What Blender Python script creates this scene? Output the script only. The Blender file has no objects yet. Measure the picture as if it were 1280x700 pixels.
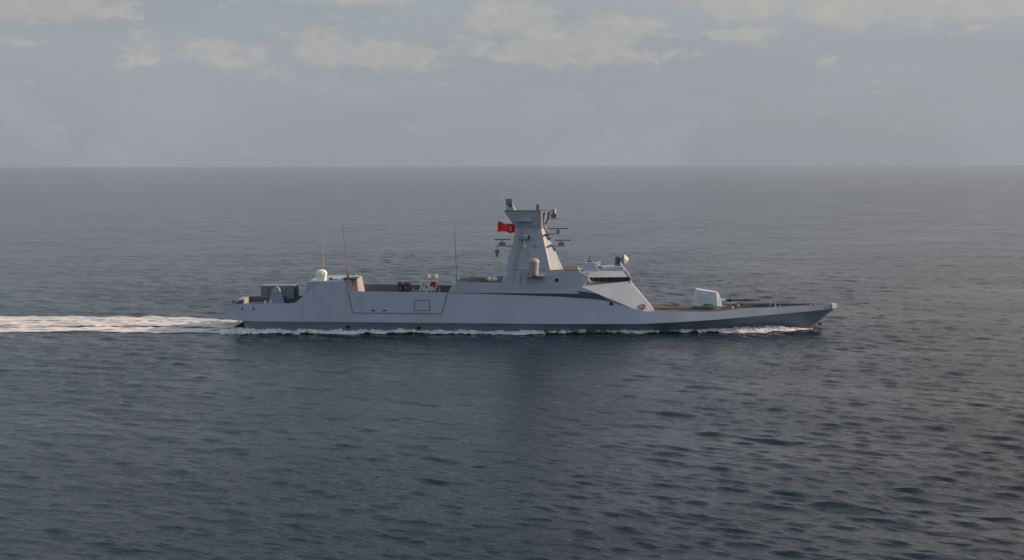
import bpy, math, random
import numpy as np
from mathutils import Vector, Matrix, Euler

random.seed(7)
R = math.radians
scene = bpy.context.scene
col = scene.collection

# ------------------------------------------------------------------ camera
W0, H0 = 1280.0, 700.0
LENS = 45.0
F = W0 * LENS / 36.0
CAM = Vector((0.0, -134.3, 17.15))
PITCH = math.atan((350 - 207) / F)
cam_rot = (Euler((math.pi / 2 - PITCH, 0, 0)).to_matrix() @ Matrix.Rotation(R(-0.09), 3, 'Z'))
cd = bpy.data.cameras.new("camera")
cam = bpy.data.objects.new("camera", cd)
col.objects.link(cam)
cam.location = CAM
cam.rotation_euler = cam_rot.to_euler()
cd.lens = LENS
cd.sensor_width = 36
cd.clip_start = 0.5
cd.clip_end = 200000
scene.camera = cam

# ------------------------------------------------------------------ light, sky, exposure
SUN_AZ, SUN_EL = 80.5, 21.0          # clockwise from +Y
scene.view_settings.view_transform = 'Standard'
scene.view_settings.look = 'None'
scene.view_settings.exposure = 0
scene.view_settings.gamma = 1
sd = bpy.data.lights.new("sun", 'SUN')
sun = bpy.data.objects.new("sun", sd)
col.objects.link(sun)
sv = Vector((math.sin(R(SUN_AZ)) * math.cos(R(SUN_EL)), math.cos(R(SUN_AZ)) * math.cos(R(SUN_EL)), math.sin(R(SUN_EL))))
sun.rotation_euler = (-sv).to_track_quat('-Z', 'Y').to_euler()
sd.energy = 4.4
sd.angle = R(0.8)
sd.color = (1.0, 0.70, 0.47)

world = bpy.data.worlds.new("World")
scene.world = world
world.use_nodes = True


class NT:
    """tiny helper for node trees"""
    def __init__(self, tree):
        self.t = tree
        self.n = tree.nodes
        self.l = tree.links

    def new(self, typ, **kw):
        nd = self.n.new(typ)
        for k, v in kw.items():
            setattr(nd, k, v)
        return nd

    def put(self, sock, v):
        if v is None:
            return
        if isinstance(v, bpy.types.NodeSocket):
            self.l.new(v, sock)
        else:
            sock.default_value = v

    def math(self, op, a, b=None, c=None, clamp=False):
        nd = self.new('ShaderNodeMath', operation=op, use_clamp=clamp)
        self.put(nd.inputs[0], a)
        self.put(nd.inputs[1], b)
        self.put(nd.inputs[2], c)
        return nd.outputs[0]

    def maprange(self, v, a, b, c=0.0, d=1.0, smooth=True):
        nd = self.new('ShaderNodeMapRange', interpolation_type='SMOOTHSTEP' if smooth else 'LINEAR')
        self.put(nd.inputs[0], v)
        for i, x in enumerate((a, b, c, d)):
            nd.inputs[1 + i].default_value = x
        return nd.outputs[0]

    def mix(self, fac, a, b):
        nd = self.new('ShaderNodeMix', data_type='RGBA')
        self.put(nd.inputs[0], fac)
        self.put(nd.inputs[6], a if isinstance(a, bpy.types.NodeSocket) else (*a, 1))
        self.put(nd.inputs[7], b if isinstance(b, bpy.types.NodeSocket) else (*b, 1))
        return nd.outputs[2]

    def noise(self, vec, scale, detail=3, rough=0.5, dist=0.0):
        nd = self.new('ShaderNodeTexNoise')
        self.put(nd.inputs['Vector'], vec)
        nd.inputs['Scale'].default_value = scale
        nd.inputs['Detail'].default_value = detail
        nd.inputs['Roughness'].default_value = rough
        nd.inputs['Distortion'].default_value = dist
        return nd.outputs[0]

    def mapping(self, vec, scale=(1, 1, 1), rot=(0, 0, 0), loc=(0, 0, 0)):
        nd = self.new('ShaderNodeMapping')
        self.put(nd.inputs['Vector'], vec)
        nd.inputs['Location'].default_value = loc
        nd.inputs['Rotation'].default_value = rot
        nd.inputs['Scale'].default_value = scale
        return nd.outputs[0]


def build_world():
    q = NT(world.node_tree)
    bg = q.n['Background']
    bg.inputs['Strength'].default_value = 0.10
    sky = q.new('ShaderNodeTexSky', sky_type='NISHITA')
    sky.sun_disc = False
    sky.sun_elevation = R(SUN_EL)
    sky.sun_rotation = R(SUN_AZ)
    sky.air_density = 1.2
    sky.dust_density = 3.0
    tc = q.new('ShaderNodeTexCoord')
    sep = q.new('ShaderNodeSeparateXYZ')
    q.l.new(tc.outputs['Generated'], sep.inputs[0])
    az = q.math('ARCTAN2', sep.outputs[0], sep.outputs[1])
    el = q.math('ARCSINE', sep.outputs[2])
    # overcast veil: grey near the horizon, bluer and darker overhead
    veil = q.mix(q.maprange(el, 0.12, 0.26), (3.15, 3.58, 4.02), (4.0, 4.8, 6.3))
    veil = q.mix(q.maprange(el, 0.40, 0.95), veil, (2.55, 3.05, 3.95))
    veil = q.mix(q.maprange(el, 0.0, 0.07), (3.02, 3.44, 3.80), veil)
    # sunward side, above the low haze, is brighter and warmer
    side = q.math('MULTIPLY', q.maprange(az, -0.1, 0.6), q.maprange(az, 2.2, 1.5))
    warm = q.math('MULTIPLY', side, q.math('MULTIPLY', q.maprange(el, 0.08, 0.22), q.maprange(el, 1.05, 0.5)))
    veil = q.mix(warm, veil, (13.5, 10.6, 9.0))
    base = q.mix(0.88, sky.outputs[0], veil)
    # large soft mauve/grey bands
    comb = q.new('ShaderNodeCombineXYZ')
    q.put(comb.inputs[0], az)
    q.put(comb.inputs[1], el)
    n1 = q.noise(q.mapping(comb.outputs[0], (1, 2.6, 1), loc=(3.1, .4, 0)), 3.0, 4, 0.5, 0.4)
    base = q.mix(q.maprange(n1, 0.42, 0.70, 0, 0.55), base, (3.42, 3.34, 3.60))
    n2 = q.noise(q.mapping(comb.outputs[0], (1, 2.2, 1), loc=(7.3, 2.4, 0)), 4.5, 5, 0.55, 0.6)
    base = q.mix(q.maprange(n2, 0.42, 0.70, 0, 0.5), base, (3.60, 3.98, 4.32))
    # cumulus band: places (az, el, half widths, weight), read off the photograph's sky
    blobs = [(60, 22, 95, 20, .9), (25, 68, 60, 14, .45), (265, 70, 110, 22, .62), (350, 95, 40, 18, .45),
             (440, 2, 110, 12, .8), (415, 62, 55, 28, .85), (480, 72, 120, 22, .8), (640, 30, 75, 28, .9),
             (690, 62, 130, 26, .8), (765, 42, 70, 20, 1.0), (930, 10, 70, 26, 1.1), (940, 48, 60, 9, .7),
             (1060, 22, 80, 26, 1.0), (1180, 16, 120, 26, 1.1), (860, 70, 50, 12, .5), (1240, 48, 60, 12, .5), (1040, 85, 55, 22, .35), (1290, 14, 90, 20, .7)]
    s = None
    for (px, py, rx, ry, w) in blobs:
        a0 = math.atan((px - 640) / F)
        e0 = (207 - py) / F
        dx = q.math('DIVIDE', q.math('SUBTRACT', az, a0), rx * 1.02 / F)
        dy = q.math('DIVIDE', q.math('SUBTRACT', el, e0), ry * 1.02 / F)
        d = q.math('ADD', q.math('MULTIPLY', dx, dx), q.math('MULTIPLY', dy, dy))
        b = q.math('MULTIPLY', q.math('EXPONENT', q.math('MULTIPLY', d, -1.1)), w)
        s = b if s is None else q.math('MAXIMUM', s, b)
    cv = q.mapping(comb.outputs[0], (1, 1.9, 1))
    nb = q.noise(cv, 30, 7, 0.64, 0.15)
    nf = q.noise(cv, 60, 5, 0.6, 0.1)
    edge = q.math('ADD', s, q.math('MULTIPLY', q.math('SUBTRACT', nb, 0.5), 2.0))
    # clouds elsewhere in the sky (seen only in reflections and from the side)
    other = q.math('MULTIPLY', q.maprange(el, 0.17, 0.30), 0.42)
    edge = q.math('ADD', edge, other)
    m = q.maprange(edge, 0.15, 0.62)
    lit = q.math('ADD', q.math('MULTIPLY', q.maprange(nb, .45, .75), .6), q.math('MULTIPLY', nf, .5))
    cc = q.mix(q.math('MULTIPLY', lit, m), (3.95, 3.98, 3.98), (5.1, 4.75, 4.25))
    base = q.mix(q.math('MULTIPLY', m, 0.66), base, cc)
    q.l.new(base, bg.inputs['Color'])


build_world()

# ------------------------------------------------------------------ ship frame <-> photograph
YAW = R(-1.3)
Rship = Matrix.Rotation(YAW, 3, 'Z')
Ri = Rship.transposed()
CL = Ri @ CAM


def P(px, py, lat):
    """point (ship metres) seen at a place of the photograph on the plane y = lat of the ship"""
    d = Ri @ (cam_rot @ Vector(((px - 640) / F, (350 - py) / F, -1)))
    t = (lat - CL.y) / d.y
    return Vector((CL.x + d.x * t, lat, CL.z + d.z * t))


# ------------------------------------------------------------------ materials
def paint(name, c, rough=0.55, var=0.10, scale=0.6, streak=0.0, metallic=0.0, bump=0.0):
    m = bpy.data.materials.new(name)
    m.use_nodes = True
    q = NT(m.node_tree)
    b = q.n['Principled BSDF']
    tc = q.new('ShaderNodeTexCoord')
    v = tc.outputs['Object']
    n = q.noise(v, scale, 5, 0.6)
    c2 = tuple(x * (1 - var) for x in c)
    c3 = tuple(min(1, x * (1 + var)) for x in c)
    out = q.mix(q.maprange(n, .3, .7), c2, c3)
    if streak:
        st = q.noise(q.mapping(v, (2.2, 2.2, 0.12)), 1.6, 4, 0.6)
        out = q.mix(q.maprange(st, .52, .75, 0, streak), out, tuple(x * 0.80 for x in c))
    q.l.new(out, b.inputs['Base Color'])
    b.inputs['Roughness'].default_value = rough
    b.inputs['Metallic'].default_value = metallic
    b.inputs['Specular IOR Level'].default_value = 0.35
    if bump:
        bp = q.new('ShaderNodeBump')
        bp.inputs['Strength'].default_value = bump
        bp.inputs['Distance'].default_value = 0.02
        q.l.new(q.noise(v, 1.3, 4, .6), bp.inputs['Height'])
        q.l.new(bp.outputs[0], b.inputs['Normal'])
    return m


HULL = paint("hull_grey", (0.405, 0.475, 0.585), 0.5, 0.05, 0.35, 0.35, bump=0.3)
HULL_SHADE = paint("lower_hull_shade", (0.20, 0.245, 0.305), 0.45, 0.10, 0.5, 0.4, bump=0.3)  # hull paint darkened: shade of downward-leaning faces put into the colour
GREY = paint("superstructure_grey", (0.35, 0.41, 0.495), 0.5, 0.06, 0.5, 0.25, bump=0.3)
MASTG = paint("mast_grey", (0.35, 0.41, 0.48), 0.5, 0.05, 0.8, 0.15)
TURRET = paint("gun_house_grey", (0.50, 0.60, 0.68), 0.6, 0.04, 0.8)
INNER = paint("shade_and_mullion_grey", (0.13, 0.15, 0.18), 0.6, 0.1, 1.0)  # shade of bulwark insides and under-shelf put into this grey; also mullions
DARKG = paint("dark_grey", (0.11, 0.125, 0.14), 0.5, 0.15, 1.5)
LBOX = paint("launcher_blue_grey", (0.20, 0.245, 0.29), 0.5, 0.12, 1.2)
MIDG = paint("mid_grey", (0.22, 0.25, 0.28), 0.5, 0.12, 1.2)
DECK = paint("deck_coating", (0.105, 0.088, 0.085), 0.8, 0.2, 1.4, bump=0.5)
DECKG = paint("grey_deck_coating", (0.085, 0.10, 0.118), 0.8, 0.15, 1.4, bump=0.5)
BLACK = paint("black", (0.012, 0.013, 0.016), 0.4, 0.2, 2)
WHITE = paint("white", (0.72, 0.71, 0.68), 0.4, 0.05, 1.5)
RADW = paint("radome_white", (0.90, 0.87, 0.82), 0.4, 0.03, 1.5, 0.1)
RUST = paint("brown_cap", (0.20, 0.065, 0.05), 0.5, 0.3, 4)
REDP = paint("red_paint", (0.55, 0.05, 0.05), 0.5, 0.15, 4)
ORNG = paint("lifebuoy_red", (0.20, 0.065, 0.05), 0.5, 0.1, 4)
PINKG = paint("louvre_panel", (0.38, 0.35, 0.35), 0.5, 0.12, 2)
SEAM = paint("panel_seam", (0.10, 0.12, 0.15), 0.6, 0.1, 2)
STEEL = paint("bare_steel", (0.42, 0.42, 0.43), 0.35, 0.1, 3, metallic=0.4)
FLAG = paint("flag_red", (0.80, 0.035, 0.014), 0.7, 0.06, 3)
FLAGW = paint("flag_white", (0.80, 0.78, 0.75), 0.7, 0.04, 3)


def glass():
    m = bpy.data.materials.new("bridge_glass")
    m.use_nodes = True
    b = m.node_tree.nodes['Principled BSDF']
    b.inputs['Base Color'].default_value = (0.006, 0.007, 0.010, 1)
    b.inputs['Roughness'].default_value = 0.06
    b.inputs['Specular IOR Level'].default_value = 0.25
    return m


GLASS = glass()


# ------------------------------------------------------------------ mesh helpers
class MB:
    def __init__(self):
        self.v = []
        self.f = []
        self.m = []

    def add(self, vs, fs, mi=0):
        o = len(self.v)
        self.v += [tuple(x) for x in vs]
        self.f += [tuple(i + o for i in f) for f in fs]
        self.m += [mi] * len(fs)
        return self

    def box(self, c, s, rot=None, taper=1.0, mi=0):
        c = Vector(c)
        vs = []
        for z in (-1, 1):
            k = taper if z > 0 else 1.0
            for x, y in ((-1, -1), (1, -1), (1, 1), (-1, 1)):
                p = Vector((x * s[0] / 2 * k, y * s[1] / 2 * k, z * s[2] / 2))
                if rot is not None:
                    p = rot @ p
                vs.append(c + p)
        return self.add(vs, [(3, 2, 1, 0), (4, 5, 6, 7), (0, 1, 5, 4), (1, 2, 6, 5), (2, 3, 7, 6), (3, 0, 4, 7)], mi)

    def rings(self, rings, cap=True, mi=0, closed=True):
        n = len(rings[0])
        vs = [p for r in rings for p in r]
        fs = []
        for i in range(len(rings) - 1):
            for j in range(n if closed else n - 1):
                k = (j + 1) % n
                fs.append((i * n + j, i * n + k, (i + 1) * n + k, (i + 1) * n + j))
        if cap:
            fs.append(tuple(reversed(range(n))))
            fs.append(tuple((len(rings) - 1) * n + j for j in range(n)))
        return self.add(vs, fs, mi)

    def tube(self, a, b, r, r2=None, n=10, mi=0):
        a, b = Vector(a), Vector(b)
        r2 = r if r2 is None else r2
        d = (b - a).normalized()
        u = d.orthogonal().normalized()
        w = d.cross(u)
        return self.rings([[a + (u * math.cos(2 * math.pi * k / n) + w * math.sin(2 * math.pi * k / n)) * r for k in range(n)],
                           [b + (u * math.cos(2 * math.pi * k / n) + w * math.sin(2 * math.pi * k / n)) * r2 for k in range(n)]], mi=mi)

    def lathe(self, c, axis, prof, n=24, mi=0):
        """prof: list of (distance along axis, radius)"""
        c, d = Vector(c), Vector(axis).normalized()
        u = d.orthogonal().normalized()
        w = d.cross(u)
        return self.rings([[c + d * h + (u * math.cos(2 * math.pi * k / n) + w * math.sin(2 * math.pi * k / n)) * max(r, .002)
                            for k in range(n)] for h, r in prof], mi=mi)

    def prism(self, pts, lat0, lat1, mi=0):
        """closed outline of (x, z) pushed between two lateral planes"""
        return self.rings([[Vector((p[0], lat0, p[1])) for p in pts], [Vector((p[0], lat1, p[1])) for p in pts]], mi=mi)

    def build(self, name, mats, parent=None, smooth=False, bevel=0.0):
        me = bpy.data.meshes.new(name)
        me.from_pydata(self.v, [], self.f)
        me.update()
        for m in (mats if isinstance(mats, (list, tuple)) else [mats]):
            me.materials.append(m)
        me.polygons.foreach_set('material_index', self.m)
        import bmesh
        bm = bmesh.new()
        bm.from_mesh(me)
        bmesh.ops.recalc_face_normals(bm, faces=bm.faces)
        bm.to_mesh(me)
        bm.free()
        o = bpy.data.objects.new(name, me)
        col.objects.link(o)
        if smooth:
            me.polygons.foreach_set('use_smooth', [True] * len(me.polygons))
            me.set_sharp_from_angle(angle=R(40))
        if bevel:
            b = o.modifiers.new('bevel', 'BEVEL')
            b.width = bevel
            b.segments = 2
            b.limit_method = 'ANGLE'
            b.angle_limit = R(35)
        if parent is not None:
            o.parent = parent
        return o


def tag(o, label=None, cat=None, group=None, kind=None):
    if label:
        o['label'] = label
    if cat:
        o['category'] = cat
    if group:
        o['group'] = group
    if kind:
        o['kind'] = kind
    return o


def copy_tree(o, parent=None):
    c = o.copy()
    col.objects.link(c)
    if parent is not None:
        c.parent = parent
    for ch in o.children:
        copy_tree(ch, c)
    return c


def empty(name, loc=(0, 0, 0), rz=0.0):
    o = bpy.data.objects.new(name, None)
    o.empty_display_size = 0.5
    col.objects.link(o)
    o.location = loc
    o.rotation_euler = (0, 0, rz)
    return o


def lift(p, lat=None):
    return Vector((p.x, p.y if lat is None else lat, p.z))


# ------------------------------------------------------------------ sea surface
def wave_set(seed):
    rng = np.random.RandomState(seed)
    comps = []
    for i in range(96):
        u = i / 95.0
        L = 0.55 * (8.0 / 0.55) ** u
        th = R(63) + rng.normal(0, 0.34)          # travelling direction: crests run slightly across the frame
        k = 2 * math.pi / L
        a = 0.0070 * L ** 0.62 * rng.uniform(.5, 1.3)
        if L > 3.0:
            a *= 0.50
        comps.append((k * math.cos(th), k * math.sin(th), a, rng.uniform(0, 2 * math.pi), L))
    return comps


WAVES = wave_set(5)


def wave_z(x, y, spacing):
    z = np.zeros_like(x)
    # slow gusts: patches of livelier and calmer water
    g = 0.85 + 0.22 * np.sin(x * 0.045 + 1.3 + 0.8 * np.sin(y * 0.021)) + 0.18 * np.sin(y * 0.033 - x * 0.017 + .5)
    # smoother water in the shelter of the hull
    g = g * (1 - 0.42 * np.exp(-((x - 2) / 24.0) ** 2 - ((y + 30) / 36.0) ** 2))
    for kx, ky, a, ph, L in WAVES:
        fade = np.clip(L / (2.6 * spacing) - 0.5, 0, 1)
        s = np.sin(kx * x + ky * y + ph)
        z += a * fade * g * (s - 0.25 * np.cos(2 * (kx * x + ky * y + ph)))
    return z


def water_material():
    m = bpy.data.materials.new("sea_water")
    m.use_nodes = True
    q = NT(m.node_tree)
    b = q.n['Principled BSDF']
    tc = q.new('ShaderNodeTexCoord')
    v = tc.outputs['Object']
    n = q.noise(v, 0.03, 4, .6)
    q.l.new(q.mix(n, (0.010, 0.021, 0.040), (0.013, 0.034, 0.048)), b.inputs['Base Color'])
    b.inputs['Roughness'].default_value = 0.07
    b.inputs['IOR'].default_value = 1.333
    def al(deg, sc):
        deg += 7
        return q.mapping(q.mapping(v, rot=(0, 0, R(deg))), sc)
    h1 = q.noise(al(18, (0.45, 1.3, 1)), 1.6, 4, .58, 0.3)
    h1 = q.math('SUBTRACT', 1.0, q.math('ABSOLUTE', q.math('SUBTRACT', q.math('MULTIPLY', h1, 2.0), 1.0)))
    h2 = q.noise(al(26, (0.55, 1.4, 1)), 3.8, 4, .60, 0.2)
    h3 = q.noise(al(6, (0.7, 1.3, 1)), 10.0, 3, .6)
    gust = q.maprange(q.noise(q.mapping(v, (1, 2.5, 1)), 0.035, 3, .5), .3, .7, .55, 1.3)
    h = q.math('ADD', q.math('MULTIPLY', h1, .20), q.math('ADD', q.math('MULTIPLY', h2, .22), q.math('MULTIPLY', h3, .08)))
    h = q.math('MULTIPLY', h, gust)
    sv_ = q.new('ShaderNodeVectorMath', operation='LENGTH')
    q.l.new(q.mapping(v, (1 / 24.0, 1 / 36.0, 0), loc=(-2 / 24.0, 30 / 36.0, 0)), sv_.inputs[0])
    h = q.math('MULTIPLY', h, q.maprange(sv_.outputs['Value'], 0.0, 1.8, 0.58, 1.0))
    # open water further out is rougher (and the modelled waves end there)
    ln = q.new('ShaderNodeVectorMath', operation='LENGTH')
    q.l.new(v, ln.inputs[0])
    h = q.math('MULTIPLY', h, q.maprange(ln.outputs['Value'], 60, 700, 1.0, 2.6))
    h0 = q.noise(al(15, (0.5, 1.3, 1)), 0.55, 3, .55, 0.3)
    h0 = q.math('POWER', h0, 2.0)
    h = q.math('ADD', h, q.math('MULTIPLY', h0, q.maprange(ln.outputs['Value'], 10, 160, 0.15, 1.3)))
    bp = q.new('ShaderNodeBump')
    bp.inputs['Strength'].default_value = 1.0
    bp.inputs['Distance'].default_value = 0.31
    q.l.new(h, bp.inputs['Height'])
    q.l.new(bp.outputs[0], b.inputs['Normal'])
    return m


def build_sea():
    fine = np.radians(np.arange(-37, 37.01, 0.115))
    rest = np.radians(np.arange(37 + 2.0, 360 - 37 - 0.5, 2.0))
    ang = np.concatenate([fine, rest])
    r1 = 6 * (24 / 6) ** (np.arange(0, 40) / 40.0)
    r2 = np.concatenate([24 * (45 / 24) ** (np.arange(0, 60) / 60.0), 45 * (260 / 45) ** (np.arange(0, 900) / 900.0),
                         260 * (900 / 260) ** (np.arange(0, 260) / 260.0)])
    r3 = 900 * (60000 / 900) ** (np.arange(0, 121) / 120.0)
    rad = np.concatenate([r1, r2, r3])
    nr, na = len(rad), len(ang)
    A, RR = np.meshgrid(ang, rad)
    X = CAM.x + RR * np.sin(A)
    Y = CAM.y + RR * np.cos(A)
    dr = np.gradient(rad)[:, None] * np.ones_like(A)
    da = np.concatenate([np.full(len(fine), R(0.115)), np.full(len(rest), R(2.0))])[None, :] * RR
    Z = wave_z(X, Y, np.maximum(dr, da)) * np.clip(1.15 - RR / 700.0, 0, 1)
    co = np.stack([X, Y, Z], -1).reshape(-1, 3)
    co = np.concatenate([co, [[CAM.x, CAM.y, 0.0]]])
    i = np.arange(nr - 1)[:, None] * na
    j = np.arange(na)[None, :]
    j2 = (j + 1) % na
    quads = np.stack([i + j, i + j2, i + na + j2, i + na + j], -1).reshape(-1, 4)[:, ::-1]
    c = len(co) - 1
    tris = np.stack([np.full(na, c), j2[0], j[0]], -1)
    loops = np.concatenate([quads.ravel(), tris.ravel()]).astype(np.int32)
    starts = np.concatenate([np.arange(len(quads)) * 4, len(quads) * 4 + np.arange(len(tris)) * 3]).astype(np.int32)
    me = bpy.data.meshes.new("sea")
    me.vertices.add(len(co))
    me.vertices.foreach_set('co', co.astype(np.float32).ravel())
    me.loops.add(len(loops))
    me.loops.foreach_set('vertex_index', loops)
    me.polygons.add(len(starts))
    me.polygons.foreach_set('loop_start', starts)
    me.update(calc_edges=True)
    me.polygons.foreach_set('use_smooth', [True] * len(me.polygons))
    me.materials.append(water_material())
    o = bpy.data.objects.new("sea", me)
    col.objects.link(o)
    o['kind'] = 'structure'
    return o


build_sea()

# ------------------------------------------------------------------ the warship
ship = empty('warship', (0, 0, 0), YAW)
tag(ship, 'grey naval patrol ship with tall pyramid mast under way on the open sea', 'warship')


def interp(tab, x):
    return float(np.interp(x, [t[0] for t in tab], [t[1] for t in tab]))


# half beams against the photograph's x
BK = [(277, 3.9), (300, 4.2), (360, 4.45), (500, 4.6), (740, 4.6), (800, 4.45), (850, 4.1), (900, 3.45), (950, 2.5), (1000, 1.30), (1030, .45), (1043, .07)]
BT = [(277, 3.7), (300, 4.0), (360, 4.15), (500, 4.15), (700, 4.10), (760, 4.05), (800, 4.0), (850, 3.75), (900, 3.20), (950, 2.35), (1000, 1.28), (1030, .50), (1045, .09)]
BW = [(277, 3.7), (305, 3.9), (500, 4.1), (700, 3.9), (800, 3.3), (850, 2.7), (900, 1.95), (950, 1.12), (1000, .30), (1010, .03)]
TOP = [(277, 387.5), (292, 380.0), (368, 379.2), (400, 352.6), (431.5, 352.2), (433, 364.0), (560, 365.8), (640, 368.6), (700, 371.0), (750, 374.8),
       (762, 377), (790, 385), (806, 389.2), (850, 390.4), (897, 390.0), (928, 386.2), (973, 383.8), (1045, 379.8)]
KN = [(277, 389), (284, 399), (305, 401.6), (500, 403.2), (700, 405), (800, 405), (850, 402.6), (900, 399.2), (960, 393.8), (1043, 386.2)]
DK = [(277, 392), (431, 388), (436, 386), (560, 386), (806, 393), (850, 391.5), (897, 391.2), (928, 389.5), (973, 388), (1045, 383)]
SH = 0.0


def station(px, lower=True):
    bt, bk, bw = interp(BT, px), interp(BK, px), interp(BW, px)
    pt = P(px, interp(TOP, px), -bt)
    pk = P(px, interp(KN, px), -bk)
    x = pt.x
    return x, bt, pt.z, bk, pk.z, bw


def build_hull():
    pxs = [292, 300, 320, 345, 368, 376, 384, 392, 400, 415, 431.5, 433]
    pxs += list(np.arange(450, 740, 18)) + [740, 750, 762, 776, 790, 806]
    pxs += list(np.arange(820, 1040, 10)) + [1040, 1045]
    S = [station(p) for p in pxs]
    mb = MB()
    # side shells, both sides, upper strake between top edge and knuckle, with plate thickness
    xstem0 = P(1009, 417, 0).x
    for sgn in (-1, 1):
        up, upi = [], []
        for (x, bt, zt, bk, zk, bw) in S:
            up.append([(x, sgn * bt, zt), (x, sgn * bk, zk)])
        n = len(up)
        vs = [p for r in up for p in r]
        fs = [(2 * i, 2 * i + 1, 2 * i + 3, 2 * i + 2) for i in range(n - 1)]
        mb.add(vs, fs, 0)
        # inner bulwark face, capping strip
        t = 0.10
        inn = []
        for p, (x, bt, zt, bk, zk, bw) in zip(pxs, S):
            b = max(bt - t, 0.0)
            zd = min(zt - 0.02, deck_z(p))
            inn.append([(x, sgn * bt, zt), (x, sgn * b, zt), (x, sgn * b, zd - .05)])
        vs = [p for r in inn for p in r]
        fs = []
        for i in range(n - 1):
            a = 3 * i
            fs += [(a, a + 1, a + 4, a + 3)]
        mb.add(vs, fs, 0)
        mb.add(vs, [(3 * i + 1, 3 * i + 2, 3 * i + 5, 3 * i + 4) for i in range(n - 1)], 1)  # inside faces get the dark grey, their shade painted in
    # stern: rounded tip and underside
    x0 = S[0]
    tip = P(277, 388, -3.7)
    low = P(284, 399.4, -4.0)
    for sgn in (-1, 1):
        mb.add([(x0[0], sgn * x0[1], x0[2]), (tip.x, sgn * 3.6, tip.z), (low.x, sgn * 3.95, low.z), (x0[0], sgn * x0[3], x0[4])], [(0, 1, 2, 3)])
    mb.add([(x0[0], -x0[1], x0[2]), (tip.x, -3.6, tip.z), (tip.x, 3.6, tip.z), (x0[0], x0[1], x0[2])], [(0, 1, 2, 3)])
    mb.add([(tip.x, -3.6, tip.z), (low.x, -3.95, low.z), (low.x, 3.95, low.z), (tip.x, 3.6, tip.z)], [(0, 1, 2, 3)])
    # bow face
    e = S[-1]
    mb.add([(e[0], -e[1], e[2]), (e[0], e[1], e[2]), (e[0] - .1, e[3], e[4]), (e[0] - .1, -e[3], e[4])], [(0, 1, 2, 3)])
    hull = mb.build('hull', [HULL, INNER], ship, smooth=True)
    # lower hull: from the knuckle down below the water
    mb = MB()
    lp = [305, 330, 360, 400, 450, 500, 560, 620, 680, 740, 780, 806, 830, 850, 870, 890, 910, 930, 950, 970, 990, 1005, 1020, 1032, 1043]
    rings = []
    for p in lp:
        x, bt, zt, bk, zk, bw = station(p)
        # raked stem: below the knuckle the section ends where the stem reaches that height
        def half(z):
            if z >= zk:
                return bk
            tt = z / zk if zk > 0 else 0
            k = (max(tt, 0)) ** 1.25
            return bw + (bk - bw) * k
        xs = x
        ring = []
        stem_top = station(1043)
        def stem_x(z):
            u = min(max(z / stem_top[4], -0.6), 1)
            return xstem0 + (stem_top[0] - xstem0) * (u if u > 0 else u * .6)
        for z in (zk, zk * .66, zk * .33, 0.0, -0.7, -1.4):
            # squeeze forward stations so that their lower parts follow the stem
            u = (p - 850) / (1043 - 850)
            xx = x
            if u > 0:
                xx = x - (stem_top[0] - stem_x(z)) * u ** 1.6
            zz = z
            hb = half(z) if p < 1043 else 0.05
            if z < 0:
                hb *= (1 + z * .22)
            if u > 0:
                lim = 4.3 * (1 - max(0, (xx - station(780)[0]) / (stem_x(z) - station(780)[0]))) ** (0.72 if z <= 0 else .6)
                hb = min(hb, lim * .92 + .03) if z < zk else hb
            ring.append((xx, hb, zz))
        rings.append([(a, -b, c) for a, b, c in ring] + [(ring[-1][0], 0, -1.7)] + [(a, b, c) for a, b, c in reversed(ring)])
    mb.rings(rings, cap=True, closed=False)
    lower = mb.build('lower_hull', HULL_SHADE, ship, smooth=True)
    return hull


def deck_z(p):
    return interp([(277, 1.55), (360, 1.60), (384, 1.62), (431, 1.62), (436, 1.95), (560, 1.95), (806, 1.83), (850, 1.92), (897, 2.05),
                   (928, 2.30), (973, 2.55), (1045, 3.1)], p)


z_top806 = station(806)[2]
print('top z', [round(station(p)[2], 2) for p in (292, 368, 400, 433, 560, 700, 806, 850, 897, 928, 973, 1045)])
print('knuckle z', [round(station(p)[4], 2) for p in (305, 500, 700, 850, 960, 1043)])


def deck_z(p):
    zt = station(p)[2]
    k = [(277, .55), (368, .75), (400, 1.6), (431.5, 1.7), (433, 1.15), (560, 1.15), (750, .9), (790, .3), (806, .03), (915, .03), (932, .40), (1000, .38), (1045, .3)]
    return zt - interp(k, p)


build_hull()


def build_deck(name, p0, p1, mat, step=12):
    mb = MB()
    rr = []
    for p in list(np.arange(p0, p1, step)) + [p1]:
        x, bt, zt, bk, zk, bw = station(p)
        z = deck_z(p)
        b = max(bt - .1, .02)
        rr.append([(x, -b, z), (x, 0, z + .05), (x, b, z), (x, 0, z - .12)])
    mb.rings(rr)
    return mb.build(name, mat, ship)


build_deck('stern_deck', 292, 384, DECKG)
build_deck('missile_deck', 433, 568, DECKG)
fd = build_deck('foredeck', 790, 1043, DECK)

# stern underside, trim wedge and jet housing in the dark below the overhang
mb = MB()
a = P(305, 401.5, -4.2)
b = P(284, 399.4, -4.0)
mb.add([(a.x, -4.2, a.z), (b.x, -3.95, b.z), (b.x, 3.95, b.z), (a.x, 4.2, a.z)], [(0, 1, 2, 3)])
mb.build('stern_underside', HULL_SHADE, ship)
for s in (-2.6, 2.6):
    MB().prism([(a.x + .3, a.z - .10), (a.x - .35, a.z - .22), (a.x - 1.1, a.z - .62), (a.x - .9, a.z - .75), (a.x + .3, a.z - .75)], s - 1.3, s + 1.3).build('trim_flap', BLACK, ship)

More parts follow.
